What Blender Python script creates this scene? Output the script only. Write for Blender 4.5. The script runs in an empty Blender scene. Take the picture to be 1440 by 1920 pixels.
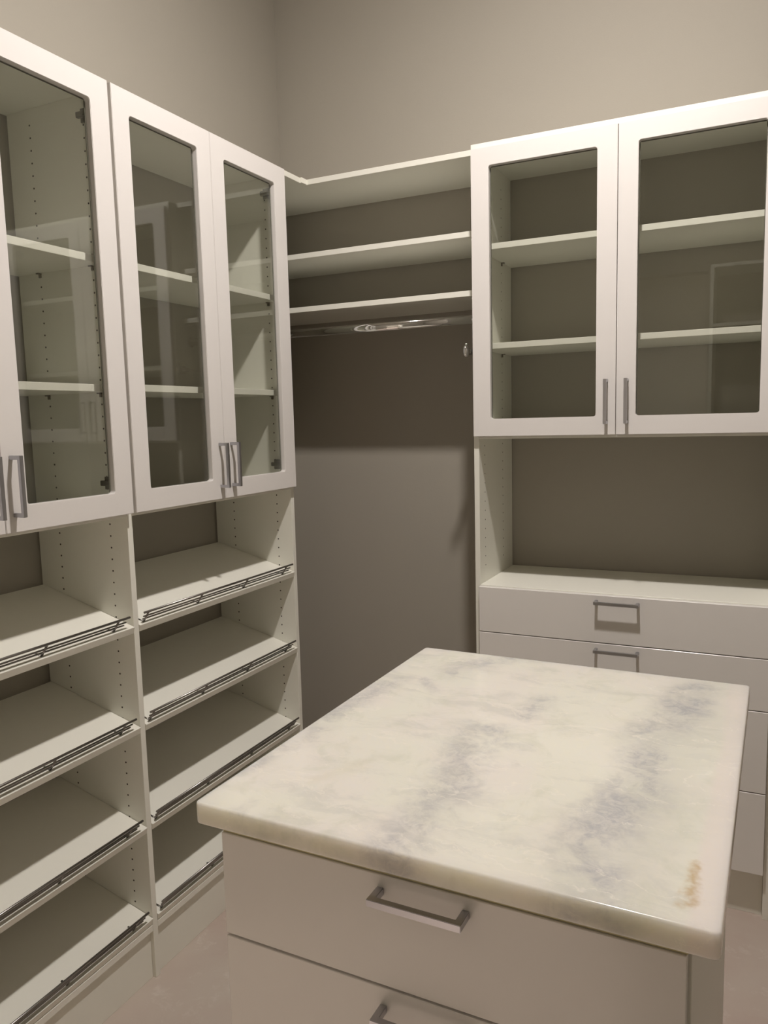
import bpy, bmesh, math
from mathutils import Vector, Matrix

SC = bpy.context.scene
COL = SC.collection

# ------------------------------------------------------------------ camera
CAM_POS = Vector((1.8649, -2.9158, 1.5676))
R_ = Vector((0.90020727, 0.43474423, -0.02498659))
U_ = Vector((-0.02888289, 0.11686291, 0.99272798))
F_ = Vector((-0.43450277, 0.89293925, -0.11775751))
FOCAL_PX = 1467.3                       # for a 1440 x 1920 frame
cam_data = bpy.data.cameras.new('camera')
cam_data.sensor_fit = 'VERTICAL'
cam_data.sensor_height = 24.0
cam_data.lens = FOCAL_PX / 1920.0 * 24.0
cam_data.clip_start = 0.02
cam = bpy.data.objects.new('camera', cam_data)
COL.objects.link(cam)
m = Matrix.Identity(4)
for i in range(3):
    m[i][0] = R_[i]; m[i][1] = U_[i]; m[i][2] = -F_[i]; m[i][3] = CAM_POS[i]
cam.matrix_world = m
SC.camera = cam

# ------------------------------------------------------------------ world, exposure, sampling
w = bpy.data.worlds.new('world'); SC.world = w; w.use_nodes = True
w.node_tree.nodes['Background'].inputs[0].default_value = (0.9, 0.85, 0.78, 1)
w.node_tree.nodes['Background'].inputs[1].default_value = 0.02
SC.view_settings.view_transform = 'Standard'
SC.view_settings.look = 'None'
SC.view_settings.gamma = 1.0
SC.view_settings.use_curve_mapping = False
SC.view_settings.exposure = -0.18
SC.cycles.use_denoising = True
try:
    SC.cycles.denoiser = 'OPENIMAGEDENOISE'
    SC.cycles.denoising_input_passes = 'RGB_ALBEDO_NORMAL'
except Exception:
    pass
SC.cycles.max_bounces = 12
SC.cycles.diffuse_bounces = 6
SC.cycles.glossy_bounces = 6
SC.cycles.transparent_max_bounces = 16
SC.cycles.sample_clamp_indirect = 3.0
SC.cycles.caustics_reflective = False
SC.cycles.caustics_refractive = False

# the room's lamp (an opal globe under the ceiling); built as a thing further down
LAMP_POS = (1.44, -1.39, 3.49)          # rim of the flush opal dome
LAMP_R = 0.060
LAMP_DROP = 0.011
LAMP_STRENGTH = 1780.0
LAMP_COLOR = (1.0, 0.925, 0.87)
HALL_FILL_STRENGTH = 3600.0           # unseen fill light added in the hall to lift the island front

# room
RX, RY, RZ = 2.90, -3.32, 3.52

# ------------------------------------------------------------------ materials
def nmat(name):
    mt = bpy.data.materials.new(name); mt.use_nodes = True
    nt = mt.node_tree
    return mt, nt, nt.nodes['Principled BSDF']

def N(nt, typ, **kw):
    n = nt.nodes.new(typ)
    for k, v in kw.items():
        setattr(n, k, v)
    return n

def paint(name, col, rough, scale=40, amt=0.03, bump=0.0, bscale=300, coat=0.0, spec=0.5):
    mt, nt, b = nmat(name)
    tc = N(nt, 'ShaderNodeTexCoord')
    no = N(nt, 'ShaderNodeTexNoise'); no.inputs['Scale'].default_value = scale; no.inputs['Detail'].default_value = 4
    nt.links.new(tc.outputs['Object'], no.inputs['Vector'])
    mx = N(nt, 'ShaderNodeMix', data_type='RGBA')
    mx.inputs['A'].default_value = (*[c * (1 - amt) for c in col], 1)
    mx.inputs['B'].default_value = (*[min(1, c * (1 + amt)) for c in col], 1)
    nt.links.new(no.outputs['Fac'], mx.inputs['Factor'])
    nt.links.new(mx.outputs['Result'], b.inputs['Base Color'])
    b.inputs['Roughness'].default_value = rough
    b.inputs['Specular IOR Level'].default_value = spec
    b.inputs['Coat Weight'].default_value = coat
    b.inputs['Coat Roughness'].default_value = 0.08
    if bump:
        n2 = N(nt, 'ShaderNodeTexNoise'); n2.inputs['Scale'].default_value = bscale; n2.inputs['Detail'].default_value = 3
        nt.links.new(tc.outputs['Object'], n2.inputs['Vector'])
        bp = N(nt, 'ShaderNodeBump'); bp.inputs['Strength'].default_value = bump; bp.inputs['Distance'].default_value = 0.001
        nt.links.new(n2.outputs['Fac'], bp.inputs['Height'])
        nt.links.new(bp.outputs['Normal'], b.inputs['Normal'])
    return mt

M = {}
M['wall'] = paint('greige_wall_paint', (0.362, 0.338, 0.293), 0.75, 3, 0.02, 0.25, 220, spec=0.25)
M['ceiling'] = paint('ceiling_paint', (0.62, 0.59, 0.54), 0.85, 5, 0.02, 0.2, 200)
M['white'] = paint('white_melamine', (0.79, 0.785, 0.715), 0.42, 60, 0.012, 0.06, 500, spec=0.35)
M['door'] = paint('white_thermofoil', (0.745, 0.722, 0.705), 0.30, 30, 0.01, 0.0, spec=0.5)
M['gloss'] = paint('white_drawer_foil', (0.78, 0.76, 0.735), 0.20, 30, 0.01, 0.0, spec=0.5)
M['hole'] = paint('drilled_hole_dark', (0.06, 0.05, 0.04), 0.9)
M['pin'] = paint('bronze_shelf_pin', (0.16, 0.13, 0.10), 0.4)
M['ply'] = paint('plywood_subtop', (0.52, 0.47, 0.28), 0.8, 60, 0.12)
M['seal'] = paint('glass_seal', (0.12, 0.115, 0.09), 0.7, 90, 0.5)

def metal(name, col, rough, aniso=0.0):
    mt, nt, b = nmat(name)
    tc = N(nt, 'ShaderNodeTexCoord')
    mp = N(nt, 'ShaderNodeMapping'); mp.inputs['Scale'].default_value = (400, 400, 30)
    no = N(nt, 'ShaderNodeTexNoise'); no.inputs['Scale'].default_value = 1.0
    nt.links.new(tc.outputs['Object'], mp.inputs['Vector']); nt.links.new(mp.outputs['Vector'], no.inputs['Vector'])
    mr = N(nt, 'ShaderNodeMapRange'); mr.inputs['To Min'].default_value = rough * 0.85; mr.inputs['To Max'].default_value = rough * 1.15
    nt.links.new(no.outputs['Fac'], mr.inputs['Value']); nt.links.new(mr.outputs['Result'], b.inputs['Roughness'])
    b.inputs['Base Color'].default_value = (*col, 1)
    b.inputs['Metallic'].default_value = 1.0
    return mt
M['nickel'] = metal('brushed_nickel', (0.50, 0.50, 0.53), 0.33)
M['fence'] = metal('dark_nickel_wire', (0.30, 0.285, 0.275), 0.30)
M['chrome'] = metal('polished_chrome', (0.72, 0.72, 0.71), 0.07)
M['hinge'] = metal('steel_hinge', (0.20, 0.19, 0.17), 0.4)

def glass_mat():
    mt, nt, b = nmat('clear_glass')
    nt.nodes.remove(b)
    out = nt.nodes['Material Output']
    tr = N(nt, 'ShaderNodeBsdfTransparent'); tr.inputs[0].default_value = (0.955, 0.96, 0.945, 1)
    gl = N(nt, 'ShaderNodeBsdfGlossy'); gl.inputs['Roughness'].default_value = 0.012
    gl.inputs['Color'].default_value = (0.98, 1.0, 0.98, 1)
    fr = N(nt, 'ShaderNodeFresnel')
    ge = N(nt, 'ShaderNodeNewGeometry'); io = N(nt, 'ShaderNodeMapRange')   # same reflectance on both faces of the pane
    io.inputs['To Min'].default_value = 1.5; io.inputs['To Max'].default_value = 1 / 1.5
    nt.links.new(ge.outputs['Backfacing'], io.inputs['Value']); nt.links.new(io.outputs['Result'], fr.inputs['IOR'])
    tc = N(nt, 'ShaderNodeTexCoord'); no = N(nt, 'ShaderNodeTexNoise'); no.inputs['Scale'].default_value = 3.0
    nt.links.new(tc.outputs['Object'], no.inputs['Vector'])
    bp = N(nt, 'ShaderNodeBump'); bp.inputs['Strength'].default_value = 0.02; bp.inputs['Distance'].default_value = 0.002
    nt.links.new(no.outputs['Fac'], bp.inputs['Height']); nt.links.new(bp.outputs['Normal'], gl.inputs['Normal'])
    mx = N(nt, 'ShaderNodeMixShader')
    nt.links.new(fr.outputs[0], mx.inputs[0]); nt.links.new(tr.outputs[0], mx.inputs[1]); nt.links.new(gl.outputs[0], mx.inputs[2])
    nt.links.new(mx.outputs[0], out.inputs['Surface'])
    return mt
M['glass'] = glass_mat()

def floor_mat():
    mt, nt, b = nmat('dusty_bare_floor')
    tc = N(nt, 'ShaderNodeTexCoord')
    def noise(sc, det, ro, dist=0.0):
        n = N(nt, 'ShaderNodeTexNoise'); n.inputs['Scale'].default_value = sc; n.inputs['Detail'].default_value = det
        n.inputs['Roughness'].default_value = ro; n.inputs['Distortion'].default_value = dist
        nt.links.new(tc.outputs['Object'], n.inputs['Vector']); return n
    a = noise(2.2, 6, 0.6, 0.6); d = noise(14, 8, 0.7, 0.3)
    r = N(nt, 'ShaderNodeValToRGB')
    r.color_ramp.elements[0].position = 0.35; r.color_ramp.elements[0].color = (0.45, 0.365, 0.32, 1)
    r.color_ramp.elements[1].position = 0.68; r.color_ramp.elements[1].color = (0.50, 0.44, 0.385, 1)
    nt.links.new(a.outputs['Fac'], r.inputs[0])
    r2 = N(nt, 'ShaderNodeValToRGB')
    r2.color_ramp.elements[0].position = 0.56; r2.color_ramp.elements[0].color = (0, 0, 0, 1)
    r2.color_ramp.elements[1].position = 0.72; r2.color_ramp.elements[1].color = (1, 1, 1, 1)
    nt.links.new(d.outputs['Fac'], r2.inputs[0])
    mx = N(nt, 'ShaderNodeMix', data_type='RGBA'); mx.inputs['B'].default_value = (0.62, 0.57, 0.52, 1)
    mu = N(nt, 'ShaderNodeMath', operation='MULTIPLY'); mu.inputs[1].default_value = 0.6
    nt.links.new(r2.outputs[0], mu.inputs[0]); nt.links.new(mu.outputs[0], mx.inputs['Factor'])
    nt.links.new(r.outputs[0], mx.inputs['A']); nt.links.new(mx.outputs['Result'], b.inputs['Base Color'])
    b.inputs['Roughness'].default_value = 0.5
    bp = N(nt, 'ShaderNodeBump'); bp.inputs['Strength'].default_value = 0.25; bp.inputs['Distance'].default_value = 0.002
    nt.links.new(d.outputs['Fac'], bp.inputs['Height']); nt.links.new(bp.outputs['Normal'], b.inputs['Normal'])
    return mt
M['floor'] = floor_mat()

def marble_mat():
    """cream onyx-like marble. Object coords: x 0..0.743 left-right, y 0 (front)..0.88 (back)."""
    mt, nt, b = nmat('cream_marble')
    L = nt.links.new
    tc = N(nt, 'ShaderNodeTexCoord')
    def noise(sc, det=6, ro=0.6, dist=0.0, vec=None, col=False):
        n = N(nt, 'ShaderNodeTexNoise'); n.inputs['Scale'].default_value = sc; n.inputs['Detail'].default_value = det
        n.inputs['Roughness'].default_value = ro; n.inputs['Distortion'].default_value = dist
        L(vec if vec else tc.outputs['Object'], n.inputs['Vector'])
        return n.outputs['Color'] if col else n.outputs['Fac']
    def math_(op, a, c=None, clamp=False):
        n = N(nt, 'ShaderNodeMath', operation=op); n.use_clamp = clamp
        for i, v in enumerate((a, c)):
            if v is None: continue
            if isinstance(v, (int, float)): n.inputs[i].default_value = v
            else: L(v, n.inputs[i])
        return n.outputs[0]
    def vm(op, a, c=None):
        n = N(nt, 'ShaderNodeVectorMath', operation=op)
        for i, v in enumerate((a, c)):
            if v is None: continue
            if isinstance(v, (tuple, list)): n.inputs[i].default_value = v
            elif isinstance(v, (int, float)): n.inputs[3].default_value = v
            else: L(v, n.inputs[i])
        return n
    def smooth(v, a, c, o0=0.0, o1=1.0):
        n = N(nt, 'ShaderNodeMapRange', interpolation_type='SMOOTHSTEP')
        n.inputs['From Min'].default_value = a; n.inputs['From Max'].default_value = c
        n.inputs['To Min'].default_value = o0; n.inputs['To Max'].default_value = o1
        L(v, n.inputs['Value']); return n.outputs['Result']
    def mix(f, a, c):
        n = N(nt, 'ShaderNodeMix', data_type='RGBA')
        if isinstance(f, float): n.inputs['Factor'].default_value = f
        else: L(f, n.inputs['Factor'])
        for k, v in (('A', a), ('B', c)):
            if isinstance(v, tuple): n.inputs[k].default_value = (*v, 1)
            else: L(v, n.inputs[k])
        return n.outputs['Result']
    # warped position
    wv = vm('SUBTRACT', noise(7, 5, 0.6, col=True), (0.5, 0.5, 0.5)).outputs[0]
    wv = vm('SCALE', wv, 0.10).outputs[0]
    wf = vm('SUBTRACT', noise(34, 5, 0.65, col=True), (0.5, 0.5, 0.5)).outputs[0]
    wf = vm('SCALE', wf, 0.035).outputs[0]
    pos = vm('ADD', vm('ADD', tc.outputs['Object'], wv).outputs[0], wf).outputs[0]
    sep = N(nt, 'ShaderNodeSeparateXYZ'); L(pos, sep.inputs[0])
    flat = N(nt, 'ShaderNodeCombineXYZ'); L(sep.outputs[0], flat.inputs[0]); L(sep.outputs[1], flat.inputs[1])
    P = flat.outputs[0]
    def segdist(a, c):
        ax, ay = a; bx, by = c
        d = (bx - ax, by - ay, 0); l2 = d[0] ** 2 + d[1] ** 2
        pa = vm('SUBTRACT', P, (ax, ay, 0)).outputs[0]
        t = math_('MULTIPLY', vm('DOT_PRODUCT', pa, d).outputs['Value'], 1 / l2, True)
        dn = N(nt, 'ShaderNodeVectorMath', operation='SCALE'); dn.inputs[0].default_value = d; L(t, dn.inputs[3])
        return vm('LENGTH', vm('SUBTRACT', pa, dn.outputs[0]).outputs[0]).outputs['Value']
    def band(pts, w0, w1):
        ds = [segdist(pts[i], pts[i + 1]) for i in range(len(pts) - 1)]
        v = ds[0]
        for x in ds[1:]: v = math_('MINIMUM', v, x)
        return smooth(v, w0, w1, 1.0, 0.0)
    # base cream with pinkish and greenish clouds
    c = mix(smooth(noise(5.5, 4, 0.5), 0.38, 0.62), (0.765, 0.755, 0.672), (0.775, 0.742, 0.685))
    c = mix(math_('MULTIPLY', smooth(noise(13, 7, 0.65, 0.6), 0.50, 0.70), 0.55), c, (0.635, 0.64, 0.55))
    # long diagonal wisps, strongest on the left and towards the back
    m2 = N(nt, 'ShaderNodeMapping'); m2.inputs['Rotation'].default_value = (0, 0, math.radians(-62)); m2.inputs['Scale'].default_value = (3.2, 11.0, 4.0)
    L(vm('ADD', tc.outputs['Object'], wv).outputs[0], m2.inputs['Vector'])
    wisp = smooth(noise(1.5, 7, 0.68, 0.5, m2.outputs[0]), 0.50, 0.68)
    c = mix(math_('MULTIPLY', wisp, 0.42), c, (0.56, 0.56, 0.53))
    # pinkish white strip along the right edge
    s2 = N(nt, 'ShaderNodeSeparateXYZ'); L(tc.outputs['Object'], s2.inputs[0])
    strip = smooth(math_('ADD', s2.outputs[0], math_('MULTIPLY', noise(5, 3, 0.5), 0.03)), 0.715, 0.73)
    c = mix(math_('MULTIPLY', strip, 0.8), c, (0.77, 0.71, 0.67))
    # grey-blue veins
    fine = smooth(noise(38, 7, 0.72, 1.6), 0.38, 0.62, 0.50, 1.0)
    brk = smooth(noise(11, 5, 0.6, 0.8), 0.38, 0.56, 0.30, 1.0)
    R1 = band([(0.655, 0.80), (0.615, 0.62), (0.585, 0.50), (0.60, 0.30), (0.565, 0.16), (0.600, -0.03)], 0.008, 0.070)
    halo = band([(0.665, 0.85), (0.64, 0.55), (0.63, 0.30), (0.60, 0.12), (0.61, -0.03)], 0.01, 0.12)
    M1 = band([(0.375, 0.63), (0.36, 0.56)], 0.0, 0.055)
    M2 = band([(0.315, 0.44), (0.315, 0.33), (0.345, 0.21), (0.335, 0.11), (0.335, -0.03)], 0.0, 0.070)
    M3 = band([(0.40, 0.40), (0.33, 0.36)], 0.0, 0.03)
    M4 = band([(0.43, 0.58), (0.38, 0.60)], 0.0, 0.022)
    B1 = band([(0.21, 0.87), (0.17, 0.78), (0.13, 0.70)], 0.0, 0.055)
    B2 = band([(0.035, 0.62), (0.015, 0.44), (0.02, 0.26), (0.0, 0.12)], 0.0, 0.05)
    B3 = band([(0.10, 0.66), (0.15, 0.60)], 0.0, 0.03)
    B4 = band([(0.13, 0.13), (0.17, 0.22)], 0.0, 0.03)
    E1 = band([(0.08, -0.02), (0.075, 0.03)], 0.0, 0.025)
    ve = math_('MULTIPLY', R1, 0.85)
    for bb, k in ((M1, .7), (M2, .75), (M3, .5), (M4, .45), (B1, .65), (B2, .6), (B3, .5), (E1, .5)):
        ve = math_('MAXIMUM', ve, math_('MULTIPLY', bb, k))
    ve = math_('MULTIPLY', math_('MULTIPLY', ve, fine), brk)
    c = mix(math_('MULTIPLY', halo, 0.55), c, (0.60, 0.605, 0.54))
    c = mix(math_('MULTIPLY', B4, 0.3), c, (0.66, 0.62, 0.50))
    vcol = mix(smooth(noise(18, 4, 0.6), 0.45, 0.6), (0.41, 0.412, 0.435), (0.47, 0.468, 0.46))
    c = mix(math_('MULTIPLY', ve, 1.0, True), c, vcol)
    # thin white calcite lines
    mp = N(nt, 'ShaderNodeMapping'); mp.inputs['Rotation'].default_value = (0, 0, math.radians(22)); mp.inputs['Scale'].default_value = (1.2, 6.5, 1)
    L(pos, mp.inputs['Vector'])
    rid = noise(1.6, 3, 0.5, 0.3, mp.outputs[0])
    lin = smooth(math_('ABSOLUTE', math_('SUBTRACT', rid, 0.5)), 0.0, 0.006, 1.0, 0.0)
    c = mix(math_('MULTIPLY', lin, 0.4), c, (0.86, 0.82, 0.74))
    # rusty stain near the front right corner
    st = band([(0.697, 0.035), (0.706, 0.075), (0.703, 0.13)], 0.0, 0.016)
    st = math_('MULTIPLY', st, smooth(noise(45, 3, 0.5), 0.30, 0.62))
    c = mix(math_('MULTIPLY', st, 0.75), c, (0.52, 0.38, 0.20))
    L(c, b.inputs['Base Color'])
    b.inputs['Roughness'].default_value = 0.14
    b.inputs['Specular IOR Level'].default_value = 0.45
    b.inputs['Subsurface Weight'].default_value = 0.8
    b.inputs['Subsurface Radius'].default_value = (0.050, 0.047, 0.040)
    b.inputs['Subsurface Scale'].default_value = 1.0
    return mt
M['marble'] = marble_mat()

def lamp_mat(name, strength):
    mt, nt, b = nmat(name)
    b.inputs['Base Color'].default_value = (0.9, 0.88, 0.84, 1)
    b.inputs['Emission Color'].default_value = (*LAMP_COLOR, 1)
    b.inputs['Emission Strength'].default_value = strength
    return mt
M['lamp'] = lamp_mat('lit_opal_glass', LAMP_STRENGTH)
M['hall_fill'] = lamp_mat('hall_fill_emitter', HALL_FILL_STRENGTH)

# ------------------------------------------------------------------ helpers
ORG = {}                                           # world origin of every object (before a root is rotated)

def link(name, bm, mat, parent=None, origin=None, smooth=False):
    """link bm (world coordinates) as ONE mesh object with its origin at 'origin' (default: bottom centre)."""
    vs = [v.co for v in bm.verts]
    if origin is None:
        lo = [min(v[i] for v in vs) for i in range(3)]; hi = [max(v[i] for v in vs) for i in range(3)]
        origin = Vector(((lo[0] + hi[0]) / 2, (lo[1] + hi[1]) / 2, lo[2]))
    origin = Vector(origin)
    bmesh.ops.translate(bm, verts=bm.verts, vec=-origin)
    bmesh.ops.recalc_face_normals(bm, faces=bm.faces)
    me = bpy.data.meshes.new(name); bm.to_mesh(me); bm.free()
    if smooth:
        for p in me.polygons: p.use_smooth = True
    me.materials.append(M[mat])
    o = bpy.data.objects.new(name, me); COL.objects.link(o)
    ORG[o.name] = origin
    if parent:
        o.parent = parent; o.location = origin - ORG[parent.name]
    else:
        o.location = origin
    return o

def thing(name, label, cat, loc, group=None, rotz=0.0):
    o = bpy.data.objects.new(name, None); COL.objects.link(o)
    o.empty_display_size = 0.1
    o.location = loc; o.rotation_euler = (0, 0, rotz)
    ORG[o.name] = Vector(loc)
    o['label'] = label; o['category'] = cat
    if group: o['group'] = group
    return o

def tag(o, label, cat, group=None):
    o['label'] = label; o['category'] = cat
    if group: o['group'] = group
    return o

def box_bm(x0, x1, y0, y1, z0, z1, bev=0.0008, bm=None):
    b = bmesh.new()
    bmesh.ops.create_cube(b, size=1.0)
    for v in b.verts:
        v.co = Vector((x0 + (v.co.x + .5) * (x1 - x0), y0 + (v.co.y + .5) * (y1 - y0), z0 + (v.co.z + .5) * (z1 - z0)))
    if bev:
        bmesh.ops.bevel(b, geom=b.edges[:], offset=bev, segments=1, affect='EDGES', clamp_overlap=True)
    if bm is None: return b
    merge(bm, b); return bm

def merge(dst, src):
    mp = {}
    for v in src.verts: mp[v] = dst.verts.new(v.co)
    for f in src.faces:
        try: dst.faces.new([mp[v] for v in f.verts])
        except ValueError: pass
    src.free()

def box(name, mat, parent, x0, x1, y0, y1, z0, z1, bev=0.0008, **kw):
    return link(name, box_bm(x0, x1, y0, y1, z0, z1, bev), mat, parent, **kw)

def tube_bm(p0, p1, r, n=10, bm=None, cap=True, ry=None):
    """straight rod p0->p1; ry = second (vertical) radius for an oval section"""
    b = bm if bm is not None else bmesh.new()
    p0, p1 = Vector(p0), Vector(p1); d = (p1 - p0).normalized()
    up = Vector((0, 0, 1)) if abs(d.z) < 0.9 else Vector((1, 0, 0))
    a = d.cross(up).normalized(); c = a.cross(d).normalized()
    ry = ry or r
    rings = []
    for p in (p0, p1):
        rings.append([b.verts.new(p + a * (r * math.cos(2 * math.pi * k / n)) + c * (ry * math.sin(2 * math.pi * k / n))) for k in range(n)])
    for k in range(n):
        b.faces.new((rings[0][k], rings[0][(k + 1) % n], rings[1][(k + 1) % n], rings[1][k]))
    if cap:
        b.faces.new(rings[0][::-1]); b.faces.new(rings[1])
    return b

def lathe_bm(profile, center, axis='Z', n=24):
    """profile: list of (r, h) along the axis"""
    b = bmesh.new(); rings = []
    c = Vector(center)
    for r, h in profile:
        ring = []
        for k in range(n):
            t = 2 * math.pi * k / n
            p = (r * math.cos(t), r * math.sin(t), h)
            if axis == 'Y': p = (p[0], h, p[1])
            if axis == 'X': p = (h, p[0], p[1])
            ring.append(b.verts.new(c + Vector(p)))
        rings.append(ring)
    for i in range(len(rings) - 1):
        for k in range(n):
            b.faces.new((rings[i][k], rings[i][(k + 1) % n], rings[i + 1][(k + 1) % n], rings[i + 1][k]))
    b.faces.new(rings[0][::-1]); b.faces.new(rings[-1])
    return b

def holes_bm(plane_axis, plane, sign, cols, z0, z1, zref, r=0.0026, skip=()):
    """tiny dark sockets of the 32 mm system drilling on one face of a side panel"""
    b = bmesh.new()
    k = math.ceil((z0 - zref) / 0.032)
    z = zref + k * 0.032
    while z < z1:
        if not any(a < z < c for a, c in skip):
            for c_ in cols:
                ring0, ring1 = [], []
                for j in range(8):
                    t = 2 * math.pi * j / 8
                    u, v = c_ + r * math.cos(t), z + r * math.sin(t)
                    for ring, off in ((ring0, 0.0004), (ring1, -0.003)):
                        if plane_axis == 'y': ring.append(b.verts.new((u, plane + sign * off, v)))
                        else: ring.append(b.verts.new((plane + sign * off, u, v)))
                for j in range(8):
                    b.faces.new((ring0[j], ring0[(j + 1) % 8], ring1[(j + 1) % 8], ring1[j]))
                b.faces.new(ring0); b.faces.new(ring1[::-1])
        z += 0.032
    return b

# local frames: (u along the front, v up, w outwards) -> world
def TL(front):   # front faces +x (left wall units): u = y
    return lambda u, v, w_: Vector((front + w_, u, v))
def TB(front):   # front faces -y (back wall units, island): u = x
    return lambda u, v, w_: Vector((u, front - w_, v))

def frame_door_bm(T, u0, u1, v0, v1, gu0, gu1, gv0, gv1, th=0.019, rad=0.008, seg=5):
    """slab door with a rounded glass opening; front at w=0, back at w=-th"""
    b = bmesh.new()
    corners = [(gu0 + rad, gv0 + rad, 180), (gu1 - rad, gv0 + rad, 270), (gu1 - rad, gv1 - rad, 0), (gu0 + rad, gv1 - rad, 90)]
    outer = [(u0, v0), (u1, v0), (u1, v1), (u0, v1)]
    lv = []
    for w_ in (0.0, -th):
        O = [b.verts.new(T(u, v, w_)) for u, v in outer]
        I = []
        for cu, cv, a0 in corners:
            I.append([b.verts.new(T(cu + rad * math.cos(math.radians(a0 + 90 * k / seg)), cv + rad * math.sin(math.radians(a0 + 90 * k / seg)), w_)) for k in range(seg + 1)])
        for k in range(4):
            for j in range(seg):
                b.faces.new((O[k], I[k][j], I[k][j + 1]))
            n = (k + 1) % 4
            b.faces.new((O[k], I[k][seg], I[n][0], O[n]))
        lv.append((O, I))
    (O0, I0), (O1, I1) = lv
    sharp = []
    for k in range(4):
        n = (k + 1) % 4
        b.faces.new((O0[k], O0[n], O1[n], O1[k])); sharp.append((O0[k], O0[n])); sharp.append((O0[k], O1[k]))
    f0 = [v for c in I0 for v in c]; f1 = [v for c in I1 for v in c]
    for k in range(len(f0)):
        n = (k + 1) % len(f0)
        b.faces.new((f0[k], f0[n], f1[n], f1[k])); sharp.append((f0[k], f0[n]))
    bmesh.ops.recalc_face_normals(b, faces=b.faces)
    es = [b.edges.get(s) for s in sharp]
    bmesh.ops.bevel(b, geom=[e for e in es if e], offset=0.0012, segments=2, affect='EDGES', clamp_overlap=True)
    return b

def handle_bm(T, uc, vc, vertical, length=0.137, proj=0.034, wd=0.0095, sec=0.009, base_w=0.0):
    """flat-bar U pull: two posts and a bar, one continuous body"""
    h = length / 2
    pr = [(-h, 0), (-h, proj), (h, proj), (h, 0), (h - sec, 0), (h - sec, proj - sec), (-h + sec, proj - sec), (-h + sec, 0)]
    b = bmesh.new(); rings = []
    for s in (-wd / 2, wd / 2):
        ring = []
        for a, p in pr:
            u, v = (uc + s, vc + a) if vertical else (uc + a, vc + s)
            ring.append(b.verts.new(T(u, v, base_w + p)))
        rings.append(ring)
    n = len(pr)
    for k in range(n):
        b.faces.new((rings[0][k], rings[0][(k + 1) % n], rings[1][(k + 1) % n], rings[1][k]))
    for ring in rings:
        b.faces.new((ring[0], ring[1], ring[6], ring[7])); b.faces.new((ring[1], ring[2], ring[5], ring[6])); b.faces.new((ring[2], ring[3], ring[4], ring[5]))
    bmesh.ops.recalc_face_normals(b, faces=b.faces)
    es = [e for e in b.edges if len(e.link_faces) == 2 and e.calc_face_angle(0) > 0.5]
    bmesh.ops.bevel(b, geom=es, offset=0.0007, segments=2, affect='EDGES', clamp_overlap=True)
    return b

def tbox(T, u0, u1, v0, v1, w0, w1, bev=0.0006, bm=None):
    p, q = T(u0, v0, w0), T(u1, v1, w1)
    return box_bm(min(p.x, q.x), max(p.x, q.x), min(p.y, q.y), max(p.y, q.y), min(p.z, q.z), max(p.z, q.z), bev, bm)

def glass_door(T, parent, u0, u1, v0, v1, gu0, gu1, gv0, gv1, hu, hv, hinge_side):
    """door > handle, glass_pane, glass_seal, hinge"""
    d = link('door', frame_door_bm(T, u0, u1, v0, v1, gu0, gu1, gv0, gv1), 'door', parent)
    link('glass_pane', tbox(T, gu0 + .0004, gu1 - .0004, gv0 + .0004, gv1 - .0004, -0.0165, -0.0135, 0), 'glass', d)
    s = bmesh.new()
    e = 0.003
    for a in ((gu0, gu1, gv1 - e, gv1), (gu0, gu0 + e, gv0, gv1 - e), (gu1 - e, gu1, gv0, gv1 - e)):
        tbox(T, a[0] + .0003, a[1] - .0003, a[2] + .0003, a[3] - .0003, -0.0188, -0.0168, 0, s)
    link('glass_seal', s, 'seal', d)
    link('handle', handle_bm(T, hu, hv, True), 'nickel', d)
    for hz in (v0 + 0.081, v1 - 0.075):
        h = bmesh.new()
        s_ = 1 if hinge_side > 0 else -1
        e0 = u1 if s_ > 0 else u0          # hinge edge of the door
        uin = e0 - s_ * 0.011
        def uu(a, c): return (min(uin - s_ * a, uin - s_ * c), max(uin - s_ * a, uin - s_ * c))
        a, c = uu(0.0005, 0.006); tbox(T, a, c, hz - .017, hz + .017, -0.080, -0.048, 0.0005, h)     # base plate
        a, c = uu(0.006, 0.017); tbox(T, a, c, hz - .007, hz + .007, -0.086, -0.030, 0.0015, h)      # arm
        a, c = uu(0.006, 0.024); tbox(T, a, c, hz - .014, hz + .014, -0.032, -0.0195, 0.002, h)      # cup link
        a, c = uu(0.011, 0.031); tbox(T, a, c, hz - .023, hz + .023, -0.0212, -0.0192, 0.0005, h)    # cup flange
        link('hinge', h, 'hinge', d)
    return d

def pins(parent, axis, plane, sign, cols, z):
    """small shelf supports under a shelf, on one panel face"""
    for c in cols:
        b = bmesh.new()
        if axis == 'y':
            box_bm(c - .005, c + .005, min(plane, plane + sign * .012), max(plane, plane + sign * .012), z - .0035, z - .0005, 0.0005, b)
            box_bm(c - .004, c + .004, min(plane, plane + sign * .004), max(plane, plane + sign * .004), z - .012, z - .0035, 0.0005, b)
        else:
            box_bm(min(plane, plane + sign * .012), max(plane, plane + sign * .012), c - .005, c + .005, z - .0035, z - .0005, 0.0005, b)
            box_bm(min(plane, plane + sign * .004), max(plane, plane + sign * .004), c - .004, c + .004, z - .012, z - .0035, 0.0005, b)
        link('shelf_pin', b, 'pin', parent)

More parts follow.
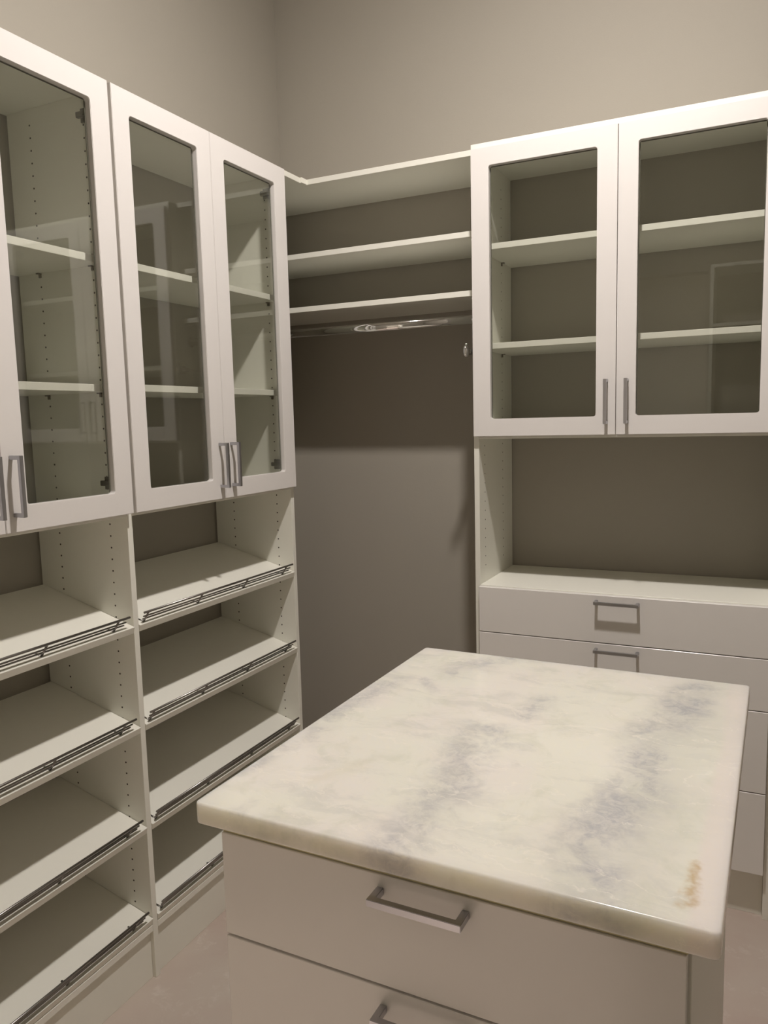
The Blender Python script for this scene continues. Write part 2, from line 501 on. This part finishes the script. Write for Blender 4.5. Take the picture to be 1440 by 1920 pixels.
# ------------------------------------------------------------------ room shell
def struct(name, mat, x0, x1, y0, y1, z0, z1):
    o = box(name, mat, None, x0, x1, y0, y1, z0, z1, 0)
    o['kind'] = 'structure'
    return o
T_ = 0.12
struct('floor', 'floor', -T_, RX + T_, RY - T_, T_, -0.1, 0.0)
struct('wall_left', 'wall', -T_, 0.0, RY - T_, T_, 0.0, RZ)
struct('wall_back', 'wall', 0.0, RX, 0.0, T_, 0.0, RZ)
struct('wall_right', 'wall', RX, RX + T_, RY - T_, T_, 0.0, RZ)
DW0, DW1, DWZ, HY = 0.85, 1.52, 2.44, -5.3        # doorway behind the camera and the hall beyond it
def wall_front():
    b = box_bm(0.0, DW0, RY - T_, RY, 0.0, RZ, 0)
    box_bm(DW1, RX, RY - T_, RY, 0.0, RZ, 0, b); box_bm(DW0, DW1, RY - T_, RY, DWZ, RZ, 0, b)
    o = link('wall_front', b, 'wall'); o['kind'] = 'structure'
wall_front()
struct('floor_hall', 'floor', -0.6, 2.6, HY, RY - T_, -0.1, 0.0)
struct('wall_hall_back', 'wall', -0.6, 2.6, HY - T_, HY, 0.0, 2.75)
struct('wall_hall_left', 'wall', -0.72, -0.6, HY, RY - T_, 0.0, 2.75)
struct('wall_hall_right', 'wall', 2.6, 2.72, HY, RY - T_, 0.0, 2.75)
struct('ceiling_hall', 'ceiling', -0.6, 2.6, HY, RY - T_, 2.75, 2.85)
struct('ceiling', 'ceiling', -T_, RX + T_, RY - T_, T_, RZ, RZ + 0.1)

# ------------------------------------------------------------------ left wall: two tall cabinets
XP, XD = 0.3466, 0.3676          # panel fronts, door fronts
ZT = 2.4215                      # top of the run
PT = 0.019
Y_END, Y_MID, Y_LEFT = (-0.552, -0.533), (-1.3575, -1.3385), (-2.158, -2.139)
HC = (0.0935, 0.2849)            # hole columns
TLd = TL(XD)

def shoe_shelf(parent, y0, y1, zf, zback):
    """slanted plank with a wire fence along its lower front edge; zf = height of its lower front edge"""
    tan = (zback - zf - 0.0193) / 0.350
    a = math.atan(tan); s, c = math.sin(a), math.cos(a)
    Fp = Vector((XP - 0.0005, 0, zf)); L_ = 0.334 / c
    u = Vector((-c, 0, s)); n = Vector((s, 0, c))
    b = bmesh.new()
    pts = [Fp, Fp + u * L_, Fp + u * L_ + n * PT, Fp + n * PT]
    rr = [[b.verts.new((p.x, y, p.z)) for p in pts] for y in (y0, y1)]
    for k in range(4): b.faces.new((rr[0][k], rr[0][(k + 1) % 4], rr[1][(k + 1) % 4], rr[1][k]))
    b.faces.new(rr[0][::-1]); b.faces.new(rr[1])
    bmesh.ops.recalc_face_normals(b, faces=b.faces)
    bmesh.ops.bevel(b, geom=b.edges[:], offset=0.0008, segments=1, affect='EDGES')
    sh = link('shoe_shelf', b, 'white', parent)
    # fence
    base = Fp + n * PT + u * 0.012
    ln = Vector((math.sin(math.radians(30)), 0, math.cos(math.radians(30))))
    ya, yb = y0 + 0.012, y1 - 0.022
    f = bmesh.new()
    for t, r, e in ((0.0335, 0.0034, 0.0), (0.0195, 0.0024, -0.008), (0.0105, 0.0024, -0.012)):
        p = base + ln * t
        tube_bm((p.x, ya - e * 0.4, p.z), (p.x, yb + e, p.z), r, 8, f)
    link('shoe_fence', f, 'fence', sh, smooth=True)
    for k in range(4):
        y = y0 + 0.024 + (y1 - y0 - 0.090) * k / 3.0
        q = bmesh.new()
        p0, p1 = base - ln * 0.002, base + ln * 0.0335
        d = 0.0022
        tube_bm((p0.x, y, p0.z), (p1.x, y + 0.006, p1.z), 0.0046, 8, q, ry=0.0026)
        tube_bm((base.x, y, base.z + .0004), (base.x - 0.02 * c, y, base.z + 0.02 * s + .0004), 0.0032, 6, q, ry=0.0014)
        link('fence_bracket', q, 'fence', sh, smooth=True)
    return sh

def tall_cabinet(label, ya, yb, left_panel, right_panel, doors, shoe, zs, zcab):
    t = thing('tall_cabinet', label, 'cabinet', (0.17, (ya + yb) / 2, 0), 'tall glass-door cabinets on the left wall')
    skipz = [(z - 0.016, z + 0.034) for z in zs]
    for (p0, p1), inner, sg in ((left_panel or (None, None), ya, 1), (right_panel or (None, None), yb, -1)):
        if p0 is None: continue
        sp = box('side_panel', 'white', t, 0.010, XP, p0, p1, 0.0, ZT - PT)
        # drilling on the face towards this cabinet
        link('shelf_pin_holes', holes_bm('y', inner, sg, HC, 0.10, 2.37, 1.1451), 'hole', sp)['kind'] = 'stuff'
    lo = left_panel[0] if left_panel else ya
    hi = right_panel[1] if right_panel else yb
    box('top_panel', 'white', t, 0.004, XP, lo, hi, ZT - PT, ZT)
    box('cabinet_floor', 'white', t, 0.006, XP - .001, ya + .0005, yb - .0005, 1.3270, 1.3460)
    for z in zs:
        s = box('shelf', 'white', t, 0.010, 0.3215, ya + .001, yb - .001, z - PT, z)
        pins(s, 'y', yb, -1, HC, z - PT); pins(s, 'y', ya, 1, HC, z - PT)
    for d in doors: glass_door(TLd, t, *d)
    for zf, zb in shoe: shoe_shelf(t, ya + .001, yb - .001, zf, zb)
    box('bottom_shelf', 'white', t, 0.006, XP, ya + .0005, yb - .0005, 0.1440, 0.1630)
    box('toe_kick', 'white', t, 0.318, 0.3355, ya + .0005, yb - .0005, 0.0, 0.1435)
    return t

zB, zGb, zGt = 1.3364, 1.3951, 2.3602
HV = 1.4398
SHOE = [(1.0092, 1.1276), (0.7270, 0.8400), (0.4365, 0.5500), (0.1650, 0.2740)]
cab_right = tall_cabinet('tall white cabinet nearest the room corner, two glass doors over slanted shoe shelves',
    Y_MID[1], Y_END[0], None, Y_END,
    [(-1.3413, -0.9522, zB, ZT, -1.2818, -1.0138, zGb, zGt, -0.9760, HV, -1),
     (-0.9508, -0.5470, zB, ZT, -0.8872, -0.6145, zGb, zGt, -0.9175, HV, 1)], SHOE, (1.6785, 2.0035), None)
cab_left = tall_cabinet('tall white cabinet cut off by the left edge of the photo, with slanted shoe shelves',
    Y_LEFT[1], Y_MID[0], Y_LEFT, Y_MID,
    [(-2.1490, -1.7436, zB, ZT, -2.0860, -1.8060, zGb, zGt, -1.7690, HV, -1),
     (-1.7416, -1.3519, zB, ZT, -1.6805, -1.4132, zGb, zGt, -1.7165, HV, 1)], SHOE, (1.6750, 2.0000), None)
# second face of the shared middle panel is drilled as well
mid = [o for o in cab_left.children if o.name.startswith('side_panel')][-1]
link('shelf_pin_holes', holes_bm('y', Y_MID[1], 1, HC, 0.10, 2.37, 1.1451), 'hole', mid)['kind'] = 'stuff'

# ------------------------------------------------------------------ corner hanging section on the back wall
XR0, XR1 = 0.981, 1.919          # outer faces of the right-hand unit
YS = -0.3407
ZH = 2.4445
hs = thing('hanging_shelves', 'three white open corner shelves above the dark bare wall of the hanging space', 'shelf', (0.49, -0.17, 1.90))
def lshelf():
    b = bmesh.new()
    pts = [(0.004, -0.004), (XR0 - .0005, -0.004), (XR0 - .0005, YS), (0.3315, YS), (0.3315, YS - 0.034), (0.004, YS - 0.034)]
    rr = [[b.verts.new((x, y, z)) for x, y in pts] for z in (ZH - PT, ZH)]
    n = len(pts)
    for k in range(n): b.faces.new((rr[0][k], rr[0][(k + 1) % n], rr[1][(k + 1) % n], rr[1][k]))
    b.faces.new(rr[0][::-1]); b.faces.new(rr[1])
    bmesh.ops.recalc_face_normals(b, faces=b.faces)
    bmesh.ops.bevel(b, geom=b.edges[:], offset=0.0008, segments=1, affect='EDGES')
    return b
link('top_shelf', lshelf(), 'white', hs)
box('filler_shelf', 'white', hs, 0.004, 0.3243, Y_END[1] + .0005, YS - 0.0345, ZH - PT - .001, ZH - .001)
for z in (2.1672, 1.9734):
    s = box('shelf', 'white', hs, 0.004, XR0 - .0005, YS, -0.004, z, z + PT)
    cl = box_bm(XR0 - 0.03, XR0 - 0.0006, YS + 0.03, YS + 0.045, z - 0.006, z - .0003, 0.0006)
    link('shelf_clip', cl, 'white', s)

rod = thing('closet_rod', 'shiny chrome oval clothes rod under the lowest corner shelf', 'rod', (0.49, -0.300, 1.885))
link('rod_tube', tube_bm((0.004, -0.300, 1.9015), (XR0 - 0.002, -0.300, 1.9015), 0.0078, 24, ry=0.0155), 'chrome', rod, smooth=True)
for x0, x1 in ((0.0006, 0.0045), (XR0 - 0.005, XR0 - .0006)):
    b = lathe_bm([(0.012, 0), (0.024, 0.0)] if False else [(0.021, 0.0), (0.021, (x1 - x0) * .7), (0.018, x1 - x0)], (x0, -0.300, 1.9015), 'X', 20)
    link('rod_flange', b, 'chrome', rod)

val = thing('valet_rod', 'small chrome pull-out valet rod on the edge of the right cabinet', 'rod', (0.962, -0.25, 1.78))
VX, VZ = 0.9630, 1.786
link('valet_tube', tube_bm((VX, -0.395, VZ), (VX, -0.10, VZ), 0.0055, 12), 'chrome', val, smooth=True)
b = bmesh.new()
box_bm(XR0 - 0.009, XR0 - 0.0006, -0.372, -0.345, VZ - 0.016, VZ + 0.016, 0.002, b)
box_bm(VX - 0.009, XR0 - 0.008, -0.368, -0.349, VZ - 0.009, VZ + 0.009, 0.002, b)
link('valet_bracket', b, 'hinge', val)
box('valet_rear_bracket', 'hinge', val, VX - 0.008, XR0 - 0.0006, -0.125, -0.105, VZ - 0.012, VZ + 0.012, 0.002)
b = lathe_bm([(0.004, -0.016), (0.0075, -0.014), (0.0098, -0.008), (0.0105, 0.0), (0.0098, 0.008), (0.006, 0.012)], (0, 0, 0), 'Y', 20)
for v in b.verts: v.co = Vector((v.co.x * 0.95 + VX - 0.001, v.co.y - 0.402, v.co.z * 2.0 + VZ - 0.001))
link('valet_knob', b, 'chrome', val, smooth=True)
b = bmesh.new(); bmesh.ops.create_icosphere(b, subdivisions=2, radius=0.0048)
for v in b.verts: v.co += Vector((VX - 0.001, -0.402, VZ + 0.022))
link('valet_knob_tip', b, 'chrome', val, smooth=True)

# ------------------------------------------------------------------ right-hand cabinet on the back wall
YD, YP = -0.411, -0.390
TBd = TB(YD)
rc = thing('wardrobe_cabinet', 'white cabinet on the back wall with two glass doors, open bay and drawers', 'cabinet', ((XR0 + XR1) / 2, -0.2, 0))
HCy = (-0.331, -0.125)
for (x0, x1), inner, sg in (((XR0, XR0 + .018), XR0 + .018, 1), ((XR1 - .018, XR1), XR1 - .018, -1)):
    sp = box('side_panel', 'white', rc, x0, x1, YP, -0.006, 0.0, ZH - PT)
    link('shelf_pin_holes', holes_bm('x', inner, sg, HCy, 1.02, 2.37, 1.4680, 0.0022), 'hole', sp)['kind'] = 'stuff'
XI, XJ = XR0 + .018, XR1 - .018
box('top_panel', 'white', rc, XR0, XR1, YP, -0.004, ZH - PT, ZH - .002)
box('cabinet_floor', 'white', rc, XI + .0005, XJ - .0005, YP, -0.006, 1.4930, 1.5120)
for z in (2.1325, 1.8105):
    s = box('shelf', 'white', rc, XI + .001, XJ - .001, -0.3605, -0.008, z - PT, z)
    pins(s, 'x', XI, 1, (-0.125,), z - PT); pins(s, 'x', XJ, -1, HCy, z - PT)
zb_, zt_, gb_, gt_ = 1.5019, 2.4215, 1.5597, 2.3638
glass_door(TBd, rc, 0.9873, 1.4487, zb_, zt_, 1.0471, 1.3889, gb_, gt_, 1.4215, 1.6045, -1)
glass_door(TBd, rc, 1.4509, 1.9115, zb_, zt_, 1.5085, 1.8504, gb_, gt_, 1.4825, 1.6045, 1)
box('counter', 'white', rc, XI + .0005, XJ - .0005, YP + .0005, -0.006, 0.9745, 0.9935)
box('toe_kick', 'white', rc, XI + .0005, XJ - .0005, -0.368, -0.350, 0.0, 0.150)
box('bottom_shelf', 'white', rc, XI + .0005, XJ - .0005, YP + .001, -0.006, 0.1505, 0.1695)
for z0, z1 in ((0.8355, 0.9905), (0.6735, 0.8325), (0.4160, 0.6705), (0.1545, 0.4130)):
    d = box('drawer', 'gloss', rc, XI + .0006, XJ - .0006, YD, YP - .001, z0, z1, 0.0012)
    link('handle', handle_bm(TBd, 1.4600, z1 - 0.020 if z1 > .67 else z1 - 0.045, False), 'nickel', d)

# ------------------------------------------------------------------ opposite side (seen only as a reflection in the glass doors)
op = thing('rear_hanging_section', 'white hanging section behind the camera, faintly mirrored in the right glass door', 'closet', (2.2, RY + 0.17, 0))
box('side_panel', 'white', op, 1.555, 1.574, RY + 0.006, RY + 0.35, 0.0, 2.40)
box('top_shelf', 'white', op, 1.5555, RX - .004, RY + 0.004, RY + 0.35, 2.4005, 2.4195)
box('shelf', 'white', op, 1.5745, RX - .004, RY + 0.004, RY + 0.35, 2.06, 2.079)
link('rod_tube', tube_bm((1.575, RY + 0.28, 2.0), (RX - .001, RY + 0.28, 2.0), 0.0078, 16, ry=0.0155), 'chrome', op, smooth=True)

# ------------------------------------------------------------------ island
IROT = -0.01685
ic = Vector((1.5, -1.5, 0))
isl = thing('island_cabinet', 'freestanding white drawer cabinet under the marble slab in the foreground', 'cabinet', ic, rotz=IROT)
JX0, JX1, JYF, JYB = 1.135, 1.8145, -2.008, -1.175
for x0, x1 in ((JX0, JX0 + PT), (JX1 - PT, JX1)):
    box('side_panel', 'white', isl, x0, x1, JYF + .022, JYB, 0.0, 0.9500)
box('back_panel', 'white', isl, JX0 + PT + .0005, JX1 - PT - .0005, JYB - PT, JYB - .001, 0.0, 0.9500)
box('subtop', 'ply', isl, JX0 + .001, JX1 - .003, JYF + .003, JYF + .0215, 0.9400, 0.9585)
box('subtop_board', 'ply', isl, JX0 + .002, JX1 - .002, JYF + .022, JYB, 0.9505, 0.9585)
box('toe_kick', 'white', isl, JX0 + PT + .0005, JX1 - PT - .0005, JYF + 0.07, JYF + 0.088, 0.0, 0.095)
box('bottom_shelf', 'white', isl, JX0 + PT + .0005, JX1 - PT - .0005, JYF + 0.024, JYB - PT - .0005, 0.0955, 0.1145)
TBi = TB(JYF)
for z0, z1 in ((0.7730, 0.9395), (0.5985, 0.7690), (0.3470, 0.5950), (0.0955, 0.3435)):
    d = box('drawer', 'gloss', isl, JX0, JX1 - .004, JYF, JYF + .019, z0, z1, 0.0009)
    link('handle', handle_bm(TBi, 1.4740, (z1 if z1 < .9 else .9475) - 0.031, False, wd=0.0105, sec=0.0105, proj=0.034), 'nickel', d)

IX0, IX1, IY0, IY1, IZ0, IZ1 = 1.1040, 1.8475, -2.0310, -1.1500, 0.9590, 0.9932
def slab_bm(x0, x1, y0, y1, z0, z1, rc=0.009, r=0.003, seg=6):
    """slab with rounded corners and eased edges; narrow support rings keep the smooth shading local"""
    def ring(inset, z):
        out = []
        rr = max(rc - inset, 0.0015)
        a0, a1, b0, b1 = x0 + inset, x1 - inset, y0 + inset, y1 - inset
        for cx, cy, ang in ((a1 - rr, b1 - rr, 0), (a0 + rr, b1 - rr, 90), (a0 + rr, b0 + rr, 180), (a1 - rr, b0 + rr, 270)):
            for k in range(seg + 1):
                t = math.radians(ang + 90 * k / seg)
                out.append((cx + rr * math.cos(t), cy + rr * math.sin(t), z))
        return out
    prof = [(r + .0008, z0)] + [(r - r * math.sin(math.radians(a)), z0 + r - r * math.cos(math.radians(a))) for a in (0, 30, 60, 90)]
    prof += [(0, z0 + r + .0008), (0, z1 - r - .0008)]
    prof += [(r - r * math.cos(math.radians(a)), z1 - r + r * math.sin(math.radians(a))) for a in (0, 30, 60, 90)] + [(r + .0008, z1)]
    b = bmesh.new()
    rings = [[b.verts.new(p) for p in ring(i_, z_)] for i_, z_ in prof]
    n = len(rings[0])
    for q in range(len(rings) - 1):
        for k in range(n):
            b.faces.new((rings[q][k], rings[q][(k + 1) % n], rings[q + 1][(k + 1) % n], rings[q + 1][k]))
    b.faces.new(rings[0][::-1]); b.faces.new(rings[-1])
    return b
b = slab_bm(IX0, IX1, IY0, IY1, IZ0, IZ1)
slab = link('marble_countertop', b, 'marble', None, origin=(IX0, IY0, IZ0), smooth=True)
co, si = math.cos(IROT), math.sin(IROT)
q = Vector((IX0, IY0, IZ0)) - ic
slab.location = (ic.x + co * q.x - si * q.y, ic.y + si * q.x + co * q.y, IZ0)
slab.rotation_euler = (0, 0, IROT)
tag(slab, 'thick cream marble slab with grey veins on top of the island', 'countertop')

# ------------------------------------------------------------------ ceiling lamps (above the frame, and an added fill light in the hall behind)
def lamp(label, x, y, zc, strength, mat):
    lp = thing('ceiling_light', label, 'lamp', (x, y, zc))
    link('lamp_pan', lathe_bm([(LAMP_R + .012, -0.03), (LAMP_R + .016, -0.026), (LAMP_R + .016, 0.0)], (x, y, zc), 'Z', 40), 'nickel', lp)
    prof = [(LAMP_R * math.cos(math.radians(a)), -LAMP_DROP * math.sin(math.radians(a))) for a in (88, 75, 60, 45, 30, 15, 0)]
    link('lamp_dome', lathe_bm(prof, (x, y, zc - .03), 'Z', 32), mat, lp, smooth=True)
lamp('round flush opal ceiling lamp above the island, outside the picture', LAMP_POS[0], LAMP_POS[1], RZ, LAMP_STRENGTH, 'lamp')
lamp('added fill light shaped as a round ceiling lamp in the hall behind the camera, outside the picture', 1.15, -3.56, 2.75, HALL_FILL_STRENGTH, 'hall_fill')
